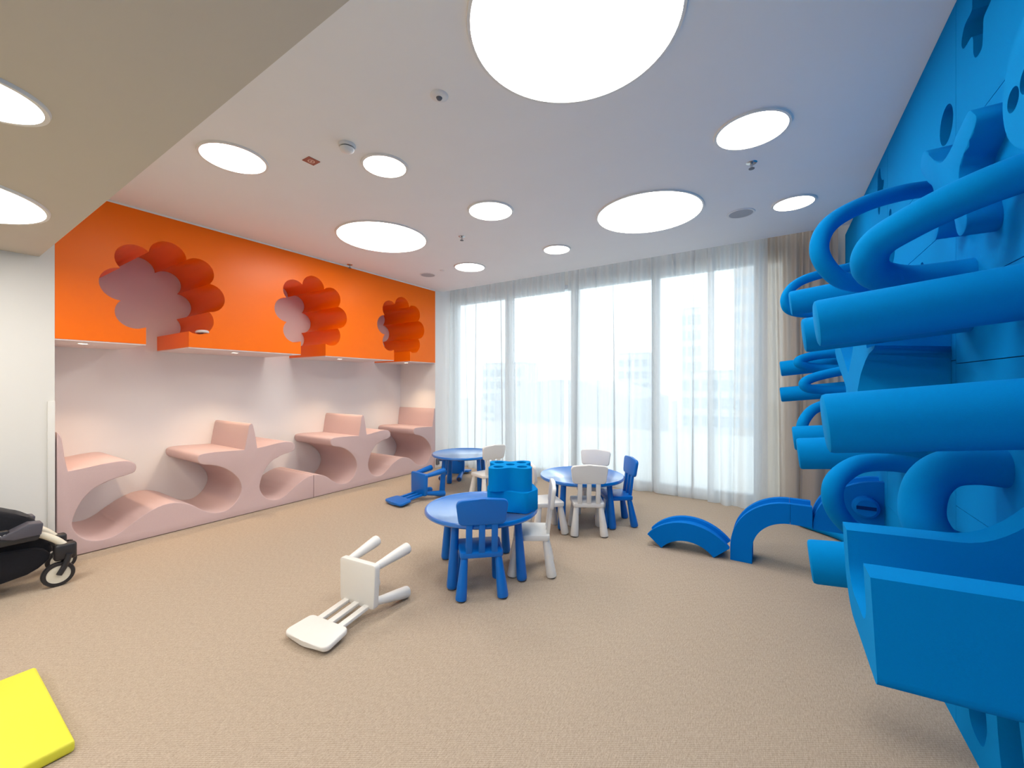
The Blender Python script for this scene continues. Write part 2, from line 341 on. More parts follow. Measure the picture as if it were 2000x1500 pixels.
def smooth_open(P, n=3): return [(q.x, q.y) for q in catmull([(a, b, 0) for a, b in P], n)]
gapL = smooth_open(gapL, 3); gapR = smooth_open(gapR, 3)
backfr = [(1.392, 0.86), (1.405, 0.945), (1.414, 0.968), (1.428, 0.976)]        # rising face of a backrest
backbk = [(0.0, 0.976), (0.014, 0.968), (0.023, 0.945), (0.040, 0.86)]          # falling face
SEAM = Y0 + per + 0.715
def gp(P, k): return [(Y0 + per * k + a, b) for a, b in P]
m1 = [(SEAM - 0.002, 0.004), (SEAM - 0.002, 0.281)] + gp(gapL, 1)[::-1] + gp(backbk, 1)[::-1] + gp(backfr, 0)[::-1][1:] + gp(gapR, 0)[::-1] + [(Y0 + 0.715, 0.283)] + gp(gapL, 0)[::-1] + [(Y0 + 0.045, 0.82), (Y0 + 0.03, 0.97), (Y0 + 0.018, 1.005), (Y0 + 0.003, 1.02), (Y0 + 0.003, 0.004)]
m2 = [(5.016, 0.004), (5.016, 1.0), (5.004, 1.0), (4.996, 0.985), (4.985, 0.90)] + gp(gapR, 2)[::-1] + [(Y0 + per * 2 + 0.715, 0.283)] + gp(gapL, 2)[::-1] + gp(backbk, 2)[::-1] + gp(backfr, 1)[::-1][1:] + gp(gapR, 1)[::-1] + [(SEAM + 0.002, 0.281), (SEAM + 0.002, 0.004)]
for pts, lab in ((m1, 'long pink felt bench module of wavy seats beside the white wall'), (m2, 'pink felt bench module of wavy seats that ends at the window curtain')):
    tag(yz_prism('wave_bench', pts, XN + 0.002, XL, 'bench_felt', None, bev=0.012, seg=3, smooth=40), lab, 'bench', 'two modules of the pink wave bench')

# ------------------------------------------------------------------ round ceiling lights
def disc_light(x, y, z, r, label):
    t = tag(empty('ceiling_light', (x, y, z)), label, 'ceiling light', 'round ceiling lights')
    obj('rim', lathe([(r, -0.012), (r + 0.014, -0.012), (r + 0.018, 0.0), (r, 0.0), (r, -0.012)], 72), 'lamp_ring', t)
    obj('diffuser', lathe([(0.0, -0.006), (r, -0.006), (r, 0.0), (0.0, 0.0)], 72), 'lamp_glow', t)
CL = [(-0.75, 1.66, 0.455, 'large round ceiling light nearest the lowered ceiling edge'),
      (-3.537, 2.908, 0.455, 'large round ceiling light nearest the orange box'),
      (-0.978, 3.83, 0.455, 'large round ceiling light in front of the curtains'),
      (-3.165, 1.321, 0.193, 'medium round ceiling light between the lowered ceiling and the orange box'),
      (-2.164, 2.989, 0.193, 'medium round ceiling light in the middle of the ceiling'),
      (-3.434, 4.267, 0.193, 'medium round ceiling light near the corner of orange box and curtain'),
      (-0.118, 2.921, 0.193, 'medium round ceiling light beside the chrome sprinkler near the blue wall'),
      (-2.36, 1.96, 0.147, 'small round ceiling light beside the smoke detector'),
      (-2.132, 4.26, 0.147, 'small round ceiling light in front of the middle of the curtain'),
      (0.142, 4.284, 0.147, 'small round ceiling light in the corner by the blue wall and curtain')]
for x, y, r, lab in CL: disc_light(x, y, ZC, r, lab)
disc_light(-3.62, 0.066, ZB, 0.45, 'large round light in the lowered beige ceiling by the white wall')
disc_light(-2.27, 0.16, ZB, 0.16, 'small round light in the lowered beige ceiling')
for x, y, r, lab in ((-0.9, -0.55, 0.45, 'added unseen large round light in the lowered ceiling nearest the blue wall'), (-2.3, -1.7, 0.45, 'added unseen large round light in the lowered ceiling towards the back wall'),
                     (-4.0, -1.9, 0.193, 'added unseen medium round light in the lowered ceiling at the white wall'), (-0.2, -2.2, 0.193, 'added unseen medium round light in the lowered ceiling at the blue wall')):
    disc_light(x, y, ZB, r, lab)  # added lamps out of view, put in to brighten the foreground
# ------------------------------------------------------------------ ceiling fittings
def sprinkler(x, y, label):
    t = tag(empty('sprinkler', (x, y, ZC)), label, 'sprinkler', 'ceiling sprinklers')
    obj('rose', lathe([(0.0, -0.006), (0.030, -0.005), (0.036, 0.0), (0.0, 0.0)]), 'chrome', t)
    obj('stem', lathe([(0.0, -0.04), (0.007, -0.04), (0.009, -0.006), (0.0, -0.006)], 12), 'chrome', t)
    obj('deflector', lathe([(0.0, -0.046), (0.019, -0.044), (0.019, -0.040), (0.0, -0.040)], 16), 'fitting_dark', t)
sprinkler(-0.135, 3.354, 'chrome ceiling sprinkler between the round lights near the blue wall')
sprinkler(-2.80, 3.345, 'chrome ceiling sprinkler between the middle round lights')
sprinkler(-4.70, 3.33, 'chrome ceiling sprinkler close to the top of the orange box')
def speaker(x, y, label):
    t = tag(empty('ceiling_speaker', (x, y, ZC)), label, 'speaker', 'ceiling speakers')
    obj('rim', lathe([(0.098, -0.006), (0.112, -0.005), (0.116, 0.0), (0.098, 0.0), (0.098, -0.006)], 40), 'fitting_white', t)
    obj('grille', lathe([(0.0, -0.004), (0.098, -0.004), (0.098, 0.0), (0.0, 0.0)], 40), 'speaker_grille', t)
speaker(-0.258, 4.29, 'round ceiling speaker grille beside the corner light at the blue wall')
speaker(-4.19, 4.25, 'round ceiling speaker grille near the orange box and curtain')
t = tag(empty('smoke_detector', (-2.365, 1.655, ZC)), 'white domed smoke detector on the ceiling', 'smoke detector')
obj('base', lathe([(0.0, -0.018), (0.050, -0.018), (0.054, -0.010), (0.054, 0.0), (0.0, 0.0)], 32), 'fitting_white', t)
obj('slot_band', lathe([(0.0, -0.026), (0.042, -0.026), (0.042, -0.018), (0.0, -0.018)], 32), 'fitting_dark', t)
obj('dome', lathe([(0.0, -0.052), (0.022, -0.050), (0.040, -0.040), (0.047, -0.026), (0.0, -0.026)], 32), 'fitting_white', t)
t = tag(empty('motion_sensor', (-1.539, 1.647, ZC)), 'white round sensor with a dark glass eye on the ceiling', 'sensor')
obj('base', lathe([(0.0, -0.012), (0.034, -0.012), (0.046, -0.006), (0.050, 0.0), (0.0, 0.0)], 32), 'fitting_white', t)
obj('eye', lathe([(0.0, -0.024), (0.012, -0.021), (0.017, -0.012), (0.0, -0.012)], 24), 'fitting_dark', t)
t = tag(empty('button_cover', (-3.86, 4.19, ZC)), 'tiny white round cover plate beside the speaker near the orange box', 'cover plate')
obj('plate', lathe([(0.0, -0.008), (0.030, -0.008), (0.036, 0.0), (0.0, 0.0)], 24), 'fitting_white', t)
t = tag(empty('ceiling_sign', (-2.745, 1.635, ZC), math.radians(0)), 'small square brownish red sign stuck on the ceiling', 'sign')
boxobj('plate', (-0.042, -0.042, -0.004), (0.042, 0.042, 0.0), 'sign_red', t)
obj('symbol', lathe([(0.017, -0.0055), (0.023, -0.0055), (0.023, -0.004), (0.017, -0.004), (0.017, -0.0055)], 24), 'sign_print', t)
boxobj('symbol_bar', (-0.010, -0.004, -0.0055), (0.010, 0.004, -0.004), 'sign_print', t)

# ------------------------------------------------------------------ curtains
def curtain(name, x0, x1, y, m, label, group, seed, pleat=0.095, amp=0.028, ztop=3.15, hem=0.012):
    rnd = random.Random(seed); ph = [rnd.uniform(0, 6.28) for _ in range(8)]
    nx = max(60, int((x1 - x0) / 0.0065)); nz = 12; bm = bmesh.new(); rows = []
    for j in range(nz + 1):
        v = j / nz; z = hem + (ztop - hem) * v; row = []
        lo = (1 - v) ** 0.7
        for i in range(nx + 1):
            x = x0 + (x1 - x0) * i / nx; edge = min(1.0, (x - x0) / 0.12, (x1 - x) / 0.12)
            reg = math.sin(2 * math.pi * x / pleat + ph[0])
            w1 = 2 * math.pi * x / 0.235 + ph[1] + 1.3 * math.sin(x * 2.3 + ph[2]); w2 = 2 * math.pi * x / 0.118 + ph[3] + 1.1 * math.sin(3.7 * x + ph[4]); w3 = 2 * math.pi * x / 0.61 + ph[5]
            dy = amp * ((1 - 0.8 * lo) * reg * 0.8 + lo * (0.95 * math.sin(w1) + 0.45 * math.sin(w2) + 0.6 * math.sin(w3)))
            m1_ = 0.55 + 0.45 * math.sin(1.9 * x + ph[6]); m2_ = 0.5 + 0.5 * math.sin(2.7 * x + ph[7])
            dx = edge * ((0.35 + 0.65 * lo) * (0.048 * m1_ * math.cos(w1) + 0.024 * m2_ * math.cos(w2)) + 0.05 * lo * math.sin(w3 * 0.7))
            zz = z + (0.008 * math.sin(x * 9 + ph[2]) if j == 0 else 0)
            row.append(bm.verts.new((x + dx, y + dy, zz)))
        rows.append(row)
    for a, b in zip(rows, rows[1:]):
        for i in range(nx): bm.faces.new((a[i], a[i + 1], b[i + 1], b[i]))
    o = obj(name, bm, m, None, 60); tag(o, label, 'curtain', group); return o
curtain('sheer_curtain', -4.74, -2.55, 5.34, 'sheer_voile', 'white sheer curtain hanging next to the end of the orange box', 'white sheer curtains', 1)
curtain('sheer_curtain', -2.50, -0.60, 5.37, 'sheer_voile', 'white sheer curtain hanging behind the round tables', 'white sheer curtains', 2)
curtain('sheer_curtain', -0.66, -0.06, 5.27, 'sheer_voile', 'narrow bunched white sheer curtain overlapping the beige drape', 'white sheer curtains', 3, amp=0.034)
curtain('beige_drape', -0.12, 0.56, 5.40, 'drape_beige', 'heavy beige drape hanging in the corner by the blue wall', 'curtains', 4, pleat=0.075, amp=0.026)

# ------------------------------------------------------------------ children's tables and chairs
def make_table(m, label):
    t = tag(empty('childrens_table'), label, 'table', 'round blue childrens tables')
    obj('tabletop', lathe([(0.0, 0.440), (0.385, 0.440), (0.415, 0.446), (0.425, 0.456), (0.425, 0.470), (0.420, 0.479), (0.412, 0.4805), (0.404, 0.4775), (0.398, 0.474), (0.0, 0.474)], 72), 'blue_tabletop', t)
    for k in range(4):
        a = math.pi / 2 * k
        d0 = Vector((0.352 * math.cos(a), 0.352 * math.sin(a), 0)); d1 = Vector((0.315 * math.cos(a), 0.315 * math.sin(a), 0.445))
        M = Matrix.Translation(d0) @ (d1 - d0).to_track_quat('Z', 'Y').to_matrix().to_4x4(); L = (d1 - d0).length
        lg = obj('leg', lathe([(0.0, 0.008), (0.030, 0.008), (0.036, 0.014), (0.0375, 0.03), (0.034, 0.14), (0.029, 0.30), (0.026, L), (0.0, L)], 22, mtx=M), m, t)
        obj('foot', lathe([(0.0, 0.0), (0.029, 0.0), (0.030, 0.008), (0.0, 0.008)], 22, mtx=M), 'rubber_grey', lg)
    return t
def rounded_poly(P, r, n=5):
    out = []; N = len(P)
    for i in range(N):
        p, a, b = Vector(P[i]), Vector(P[i - 1]), Vector(P[(i + 1) % N])
        u, w = (a - p).normalized(), (b - p).normalized(); ang = u.angle(w); rr = r[i] if isinstance(r, (list, tuple)) else r
        L = rr / math.tan(ang / 2); c = p + (u + w).normalized() * (rr / math.sin(ang / 2)); s, e = p + u * L, p + w * L
        a0 = math.atan2(s.y - c.y, s.x - c.x); a1 = math.atan2(e.y - c.y, e.x - c.x); da = (a1 - a0 + math.pi) % (2 * math.pi) - math.pi
        out += [(c.x + rr * math.cos(a0 + da * k / n), c.y + rr * math.sin(a0 + da * k / n)) for k in range(n + 1)]
    return out
def make_chair(m, label):
    t = tag(empty('childrens_chair'), label, 'chair')
    bm = prism(rounded_poly([(-0.142, -0.125), (0.142, -0.125), (0.152, 0.140), (-0.152, 0.140)], 0.022), 0.042, 0.008, 2); bmesh.ops.translate(bm, vec=(0, 0, 0.262), verts=bm.verts); obj('seat', bm, m, t)
    lean = math.radians(7)
    R = Matrix.Translation((0, -0.113, 0.29)) @ Matrix.Rotation(lean, 4, 'X') @ Matrix(((1, 0, 0, 0), (0, 0, -1, 0), (0, 1, 0, 0), (0, 0, 0, 1)))
    # backrest outline in local x / up
    P = rounded_poly([(-0.152, 0.200), (0.152, 0.200), (0.173, 0.366), (0.0, 0.378), (-0.173, 0.366)], [0.034, 0.034, 0.034, 0.35, 0.034])
    bm = prism(P, 0.030, 0.009, 3); bmesh.ops.translate(bm, vec=(0, 0, -0.015), verts=bm.verts)
    bmesh.ops.transform(bm, matrix=R, verts=bm.verts); obj('backrest', bm, m, t)
    for k in (-1, 0, 1):
        bm = bmesh.new(); box(bm, (k * 0.084 - 0.021, -0.005, -0.011), (k * 0.084 + 0.021, 0.215, 0.011), 0.005, 2)
        bmesh.ops.transform(bm, matrix=R, verts=bm.verts); obj('slat', bm, m, t)
    for sx in (-1, 1):
        for (yb, yt) in ((-0.140, -0.095), (0.150, 0.110)):
            d0 = Vector((sx * 0.138, yb, 0)); d1 = Vector((sx * 0.112, yt, 0.268))
            M = Matrix.Translation(d0) @ (d1 - d0).to_track_quat('Z', 'Y').to_matrix().to_4x4(); L = (d1 - d0).length
            lg = obj('leg', lathe([(0.0, 0.005), (0.030, 0.005), (0.035, 0.009), (0.037, 0.02), (0.034, 0.09), (0.028, 0.18), (0.023, L), (0.0, L)], 20, mtx=M), m, t)
            obj('foot', lathe([(0.0, 0.0), (0.024, 0.0), (0.026, 0.006), (0.0, 0.006)], 20, mtx=M), 'rubber_grey', lg)
    return t
tables = [((-1.865, 2.46), 2, 'round blue childrens table with stacked foam shapes on top'),
          ((-1.66, 3.885), -10, 'round blue childrens table set with several white chairs by the curtains'),
          ((-3.52, 4.25), -14, 'round blue childrens table near the end of the pink bench')]
t0 = None
for (x, y), a, lab in tables:
    t = make_table('blue_plastic', lab) if t0 is None else copy_tree(t0)
    t0 = t0 or t; t['label'] = lab; t.location = (x, y, 0); t.rotation_euler = (0, 0, math.radians(a))
cb = make_chair('blue_plastic', 'x'); cw = make_chair('white_plastic', 'x')
used = set()
def chair(colr, label, group, loc=None, face=None, lying=None):
    src = cb if colr == 'b' else cw
    t = copy_tree(src) if colr in used else src
    used.add(colr); t['label'] = label; t['group'] = group
    if lying is None:
        f = Vector((face[0], face[1])).normalized(); t.location = (loc[0], loc[1], 0); t.rotation_euler = (0, 0, math.atan2(f.y, f.x) - math.pi / 2)
    else:
        h = Vector((lying[0], lying[1], 0)).normalized(); up = Vector((0, 0, 1)); lat = up.cross(h)   # lat x up = h
        R = Matrix((lat, up, h)).transposed().to_4x4()
        t.matrix_world = Matrix.Translation((loc[0], loc[1], 0.176)) @ R @ Matrix.Rotation(math.radians(-1.2), 4, 'X')
    return t
G = 'childrens chairs'
def rear(p, f, k=0.112):
    f = Vector(f).normalized(); return (p[0] + f.x * k, p[1] + f.y * k)
chair('b', 'upright blue childrens chair pushed under the table with the foam shapes', G, rear((-1.616, 2.133), (-0.676, 0.737)), (-0.676, 0.737))
chair('w', 'white childrens chair pushed under the table with the foam shapes', G, (-1.545, 2.675), (-0.86, -0.51))
chair('w', 'white childrens chair tipped over on its back alone on the open carpet', G, (-2.165, 1.862), lying=(0.10, -0.99))
chair('b', 'blue childrens chair tipped over on its back beside the pink bench', G, (-3.60, 3.56 + 0.27), lying=(-0.16, -0.98))
chair('w', 'white childrens chair at the table near the end of the pink bench', G, (-3.01, 4.08), (-0.95, 0.32))
chair('w', 'white childrens chair behind the stacked foam shapes, facing the table by the curtains', G, (-1.845, 3.44), (0.68, 0.73))
chair('w', 'white childrens chair facing the curtains, drawn up to the white-chaired table', G, rear((-1.44, 3.538), (-0.504, 0.864)), (-0.504, 0.864))
chair('w', 'white childrens chair with its back to the curtains at the white-chaired table', G, (-1.672, 4.22), (0.17, -0.985))
chair('b', 'upright blue childrens chair at the table with the white chairs', G, (-1.345, 4.025), (-0.8, -0.6))
chair('b', 'blue childrens chair tipped over on its back under the bench-end table', G, (-3.93, 4.42), lying=(-0.42, 0.91))

# ------------------------------------------------------------------ foam shapes on the front table
bc = (-1.662, 2.566)
def lobes(R0, A, n, ph, N=96): return [((R0 + A * math.cos(n * t + ph)) * math.cos(t), (R0 + A * math.cos(n * t + ph)) * math.sin(t)) for t in [2 * math.pi * k / N for k in range(N)]]
lowpts = rounded_poly([(-0.185, -0.09), (-0.06, -0.12), (0.10, -0.185), (0.19, -0.06), (0.16, 0.11), (0.02, 0.16), (-0.13, 0.15), (-0.19, 0.05)], 0.04)
bm = prism(lowpts, 0.150, 0.006, 2); o = tag(obj('foam_block', bm, 'blue_foam', None, 35), 'chunky plain blue foam block lying on the round table under the clover-shaped one', 'foam block', 'foam shapes on the table')
o.location = (bc[0] + 0.01, bc[1] - 0.005, 0.4812); o.rotation_euler = (0, 0, math.radians(33))
cl = lobes(0.162, 0.042, 4, 0.0)
me = filled([cl] + [ring(0.122 * math.cos(a), 0.122 * math.sin(a), 0.038) for a in (0, math.pi / 2, math.pi, -math.pi / 2)] + [ring(0, 0, 0.034)], 0.165)
o = tag(link_mesh('foam_block', me, 'blue_foam', None, 35), 'clover-shaped blue foam block with round holes, on top of the stack on the table', 'foam block', 'foam shapes on the table')
o.location = (bc[0] - 0.012, bc[1] + 0.0, 0.4812 + 0.150 + 0.0825); o.rotation_euler = (0, 0, math.radians(33 + 45))

# ------------------------------------------------------------------ foam pieces plugged into the blue wall
DROOP = math.radians(6.5)
def roller(tip, r, label):
    """cylinder from the wall to its tip, hanging down a little"""
    tip = Vector(tip); L = (XR - tip.x) / math.cos(DROOP) + 0.012
    bm = lathe([(0.0, 0.0), (r - 0.012, 0.0), (r - 0.003, 0.004), (r, 0.014), (r, L), (0.0, L)], 48)
    d = Vector((math.cos(DROOP), 0, math.sin(DROOP)))
    bmesh.ops.transform(bm, matrix=d.to_track_quat('Z', 'Y').to_matrix().to_4x4(), verts=bm.verts)
    o = tag(obj('foam_roller', bm, 'blue_foam', None, 35), label, 'foam roller', 'foam rollers on the blue wall'); o.location = tip; return o
roller((0.125, 1.81, 1.616), 0.083, 'thick blue foam roller directly under the two big wall hoops')
roller((0.135, 1.634, 1.275), 0.094, 'thickest blue foam roller, sticking out of the blue wall above the U-shaped trough')
roller((0.11, 2.26, 1.621), 0.077, 'blue foam roller half hidden behind the thick one under the big hoops')
roller((0.085, 3.134, 1.914), 0.077, 'blue foam roller level with the bottom of the big hoops, near the beige drape')
roller((0.05, 4.711, 1.551), 0.072, 'upper of two slim blue foam rollers against the beige drape')
roller((0.05, 4.711, 1.301), 0.070, 'lower of two slim blue foam rollers against the beige drape')
roller((0.115, 2.86, 1.001), 0.088, 'blue foam roller just below and behind the thickest one')
roller((0.105, 3.25, 1.045), 0.078, 'blue foam roller almost hidden behind another beneath the small drape-side hoop')
roller((0.125, 2.10, 0.662), 0.0865, 'low blue foam roller sticking out behind the U-shaped trough')
def hoop(pts, r, label, base=None):
    P = [Vector(p) for p in pts]; b = Vector(P[0])
    bm = tube([p - b for p in P], r, 22)
    o = tag(obj('foam_hoop', bm, 'blue_foam', None, 40), label, 'foam hoop', 'foam hoops on the blue wall'); o.location = b; return o
hoop([(0.632, 2.65, 2.313), (0.489, 2.531, 2.278), (0.347, 2.416, 2.22), (0.226, 2.302, 2.134), (0.173, 2.243, 2.046), (0.174, 2.232, 1.953), (0.242, 2.276, 1.863), (0.355, 2.349, 1.838), (0.481, 2.407, 1.858), (0.632, 2.461, 1.877)], 0.036, 'big slim blue foam hoop plugged into the wall near the ceiling')
hoop([(0.632, 1.82, 2.027), (0.554, 1.847, 2.012), (0.477, 1.892, 1.993), (0.388, 1.942, 1.958), (0.323, 1.995, 1.923), (0.303, 2.032, 1.872), (0.335, 2.101, 1.830), (0.438, 2.188, 1.812), (0.566, 2.23, 1.818), (0.632, 2.235, 1.822)], 0.057, 'big thick blue foam hoop in front of the slim one near the ceiling')
hoop([(0.632, 2.63, 1.0), (0.52, 2.60, 1.025), (0.41, 2.53, 1.035), (0.318, 2.452, 1.023), (0.241, 2.359, 0.97), (0.222, 2.346, 0.9), (0.245, 2.397, 0.809), (0.316, 2.50, 0.715), (0.45, 2.60, 0.66), (0.632, 2.68, 0.64)], 0.041, 'upright blue foam hoop in front of the grooved rail by the wall')
hoop([(0.632, 1.97, 1.127), (0.556, 1.968, 1.128), (0.49, 1.962, 1.110), (0.446, 1.958, 1.057), (0.430, 1.958, 0.98), (0.437, 1.952, 0.918), (0.472, 1.95, 0.864), (0.545, 1.95, 0.84), (0.632, 1.95, 0.838)], 0.061, 'thick upright blue foam hoop rising from behind the U-shaped trough')
hoop([(0.632, 4.00, 2.300), (0.492, 3.956, 2.287), (0.280, 3.879, 2.238), (0.168, 3.828, 2.192), (0.098, 3.766, 2.121), (0.072, 3.743, 2.034), (0.113, 3.772, 1.963), (0.280, 3.879, 1.944), (0.632, 4.00, 1.956)], 0.034, 'small blue foam hoop high up against the beige drape')
hoop([(0.632, 4.60, 1.693), (0.450, 4.58, 1.677), (0.303, 4.55, 1.660), (0.191, 4.48, 1.617), (0.212, 4.49, 1.575), (0.340, 4.57, 1.548), (0.632, 4.62, 1.529)], 0.040, 'flat blue foam hoop between the thick roller and the upper slim roller')
hoop([(0.632, 4.09, 1.553), (0.461, 4.06, 1.511), (0.290, 4.01, 1.465), (0.205, 3.96, 1.420), (0.216, 3.96, 1.376), (0.329, 4.02, 1.356), (0.632, 4.09, 1.357)], 0.036, 'flat blue foam hoop just above the lower slim roller')
hoop([(0.632, 3.85, 1.260), (0.39, 3.745, 1.265), (0.262, 3.68, 1.232), (0.195, 3.62, 1.166), (0.168, 3.59, 1.081), (0.198, 3.62, 0.994), (0.325, 3.70, 0.960), (0.632, 3.85, 0.972)], 0.036, 'small blue foam hoop below the slim rollers at the beige drape')
o = hoop([(0.58, 4.48, 0.047), (0.50, 4.66, 0.047), (0.38, 4.78, 0.047), (0.26, 4.88, 0.047), (0.20, 4.98, 0.047), (0.26, 5.07, 0.047), (0.40, 5.10, 0.047), (0.56, 5.06, 0.047)], 0.046, 'blue foam hoop lying on the carpet under the grooved rail')
# X-shaped block
xb = [(1.93, 2.287), (1.908, 2.262), (1.918, 2.236), (1.98, 2.20), (2.046, 2.165), (2.05, 2.10), (2.01, 2.03), (1.984, 1.965), (1.994, 1.928), (2.034, 1.916), (2.072, 1.938), (2.10, 2.00), (2.14, 2.06), (2.19, 2.085), (2.24, 2.06), (2.27, 2.01), (2.300, 1.984), (2.331, 2.005), (2.333, 2.05), (2.31, 2.12), (2.33, 2.20), (2.41, 2.27), (2.485, 2.335), (2.497, 2.375), (2.475, 2.408), (2.43, 2.405), (2.35, 2.34), (2.25, 2.27), (2.15, 2.265), (2.04, 2.30), (1.97, 2.315)]
cxy = (2.18, 2.17)
o = tag(yz_prism('foam_cross', closed([(a - cxy[0], b - cxy[1]) for a, b in xb], 3), 0.0, 0.095, 'blue_foam', None, bev=0.006), 'X-shaped blue foam block with four rounded arms high on the wall', 'foam block', 'foam shapes on the blue wall'); o.location = (0.545, cxy[0], cxy[1])
# button-shaped disc with holes
me = filled([ring(0, 0, 0.175, 64), ring(0.118, -0.012, 0.031), ring(0.050, 0.0, 0.034)], 0.12); me.transform(Matrix.Translation((0.06, 0, 0)) @ YZ)
o = tag(link_mesh('foam_disc', me, 'blue_foam', None, 35), 'round button-like blue foam disc with two holes, high on the wall beside the thick hoop', 'foam block', 'foam shapes on the blue wall'); o.location = (0.52, 1.47, 2.15)
# Y-shaped block
yb = [(2.225, 1.562), (2.242, 1.55), (2.35, 1.535), (2.434, 1.508), (2.552, 1.45), (2.638, 1.375), (2.67, 1.25), (2.68, 1.175), (2.98, 1.175), (3.00, 1.30), (3.03, 1.385), (3.15, 1.44), (3.297, 1.50), (3.45, 1.57), (3.53, 1.62), (3.50, 1.68), (3.40, 1.69), (3.26, 1.63), (3.10, 1.545), (2.937, 1.46), (2.86, 1.52), (2.795, 1.577), (2.70, 1.66), (2.60, 1.69), (2.47, 1.66), (2.40, 1.563)]
o = tag(yz_prism('foam_fork', [(a - 2.83, b - 1.4) for a, b in yb], 0.0, 0.279, 'blue_foam', None), 'Y-shaped blue foam block wedged between the two thick rollers', 'foam block', 'foam shapes on the blue wall'); o.location = (0.35, 2.83, 1.4)
for v in o.data.vertices:            # the right arm flares only at the front face
    if v.co.x > 0.2 and v.co.y < -0.15: v.co.y = -0.38
# U-shaped trough
def ubox():
    w, h, t, r = 0.495, 0.277, 0.098, 0.13
    out = [(0, 0.0)] + [(0, -h + 0.03)] + arc(0.03, -h + 0.03, 0.03, 180, 270, 5) + arc(w - r, -h + r, r, 270, 360, 8) + [(w, 0.0), (w - t, 0.0)]
    ri = 0.08
    out += arc(w - t - ri, -h + t + ri, ri, 360, 270, 8) + arc(t + ri, -h + t + ri, ri, 270, 180, 8) + [(t, 0.0)]
    return out
bm = bmesh.new(); prof = ubox(); nX = 18; rings = []; LT = 0.428
for i in range(nX + 1):
    s = i / nX; x = LT * s; lift = 0.0 if s < 0.62 else 0.10 * ((s - 0.62) / 0.38) ** 2
    rings.append([bm.verts.new((x, p[0], p[1] + (lift if p[1] > -0.02 and p[0] > 0.25 else 0))) for p in prof])
for a, b in zip(rings, rings[1:]):
    for k in range(len(prof)): bm.faces.new((a[k], a[(k + 1) % len(prof)], b[(k + 1) % len(prof)], b[k]))
f0 = bm.faces.new(rings[0]); f1 = bm.faces.new(list(reversed(rings[-1])))
bmesh.ops.transform(bm, matrix=Matrix.Rotation(math.radians(-3), 4, 'Y'), verts=bm.verts)
o = tag(obj('foam_trough', bm, 'blue_foam', None, 35), 'big U-shaped blue foam trough sticking out low from the blue wall', 'foam trough', 'foam shapes on the blue wall'); o.location = (0.203, 1.345, 0.915)

# grooved foam rails
def rail(pts, name, label, loc, rz=0.0, depth=0.15, width=0.22, gw=0.125, gd=0.028):
    """pts: (x, z, nx, nz) along the inner curve; n = outward normal"""
    prof = [(0, 0), (width, 0), (width, depth), (width - (width - gw) / 2, depth), (width - (width - gw) / 2 - 0.008, depth - gd), ((width - gw) / 2 + 0.008, depth - gd), ((width - gw) / 2, depth), (0, depth)]
    bm = bmesh.new(); rings = []
    for x, z, nx, nz in pts: rings.append([bm.verts.new((x + nx * h, w, z + nz * h)) for w, h in prof])
    for a, b in zip(rings, rings[1:]):
        for k in range(len(prof)): bm.faces.new((a[k], a[(k + 1) % 8], b[(k + 1) % 8], b[k]))
    bm.faces.new(rings[0]); bm.faces.new(list(reversed(rings[-1])))
    es = [e for e in bm.edges if e.calc_face_angle(0) > 0.5]
    bmesh.ops.bevel(bm, geom=es, offset=0.003, segments=1, affect='EDGES')
    o = tag(obj(name, bm, 'blue_foam_rail', None, 30), label, 'foam rail', 'grooved foam rails'); o.location = loc; o.rotation_euler = (0, 0, rz); return o
def arcn(cx, cz, r, a0, a1, n):
    out = []
    for i in range(n + 1):
        a = math.radians(a0 + (a1 - a0) * i / n); out.append((cx + r * math.cos(a), cz + r * math.sin(a), math.cos(a), math.sin(a)))
    return out
rail([(-0.245, 0.0, -1, 0), (-0.245, 0.055, -1, 0)] + arcn(0, 0.11, 0.245, 180, 90, 18), 'foam_rail', 'curved blue foam rail standing on the carpet and bending up to the wall rail', (0.10, 3.67, 0.001))
rail([(0.0, 0.0, 0, 1), (0.06, 0.0, 0, 1), (0.132, 0.0, 0, 1)], 'foam_rail', 'short straight grooved blue foam rail joining the curved rail to the wall', (0.102, 3.67, 0.356))
rail(arcn(0, -0.168, 0.262, 140, 40, 20), 'foam_rail', 'loose arched blue foam rail lying on the carpet by itself', (-0.612, 3.62, 0.001), math.radians(3))
qb = empty('foam_quarter_block', (XR, 3.69, 0.34)); tag(qb, 'quarter-round blue foam block with slotted knob on the wall at the rail end', 'foam block', 'grooved foam rails')
bm = bmesh.new(); rings = []
for w, rr in ((0.0, 0.393), (0.045, 0.393), (0.052, 0.365), (0.168, 0.365), (0.175, 0.393), (0.22, 0.393)):
    rings.append([bm.verts.new((0.0, w, 0.0))] + [bm.verts.new((rr * math.cos(math.radians(a)), w, rr * math.sin(math.radians(a)))) for a in range(90, 181, 6)])
for a, b in zip(rings, rings[1:]):
    n = len(a)
    for k in range(n): bm.faces.new((a[k], a[(k + 1) % n], b[(k + 1) % n], b[k]))
bm.faces.new(rings[0]); bm.faces.new(list(reversed(rings[-1]))); obj('body', bm, 'blue_foam_rail', qb, 30)
kM = Matrix.Translation((-0.10, 0.0, 0.215)) @ Matrix.Rotation(math.radians(90), 4, 'X')
obj('knob', lathe([(0.0, 0.0), (0.075, 0.0), (0.072, 0.045), (0.055, 0.06), (0.0, 0.06)], 32, mtx=kM), 'blue_foam_rail', qb)
boxobj('slot', (-0.155, -0.0635, 0.205), (-0.05, -0.058, 0.228), 'blue_recess', qb)

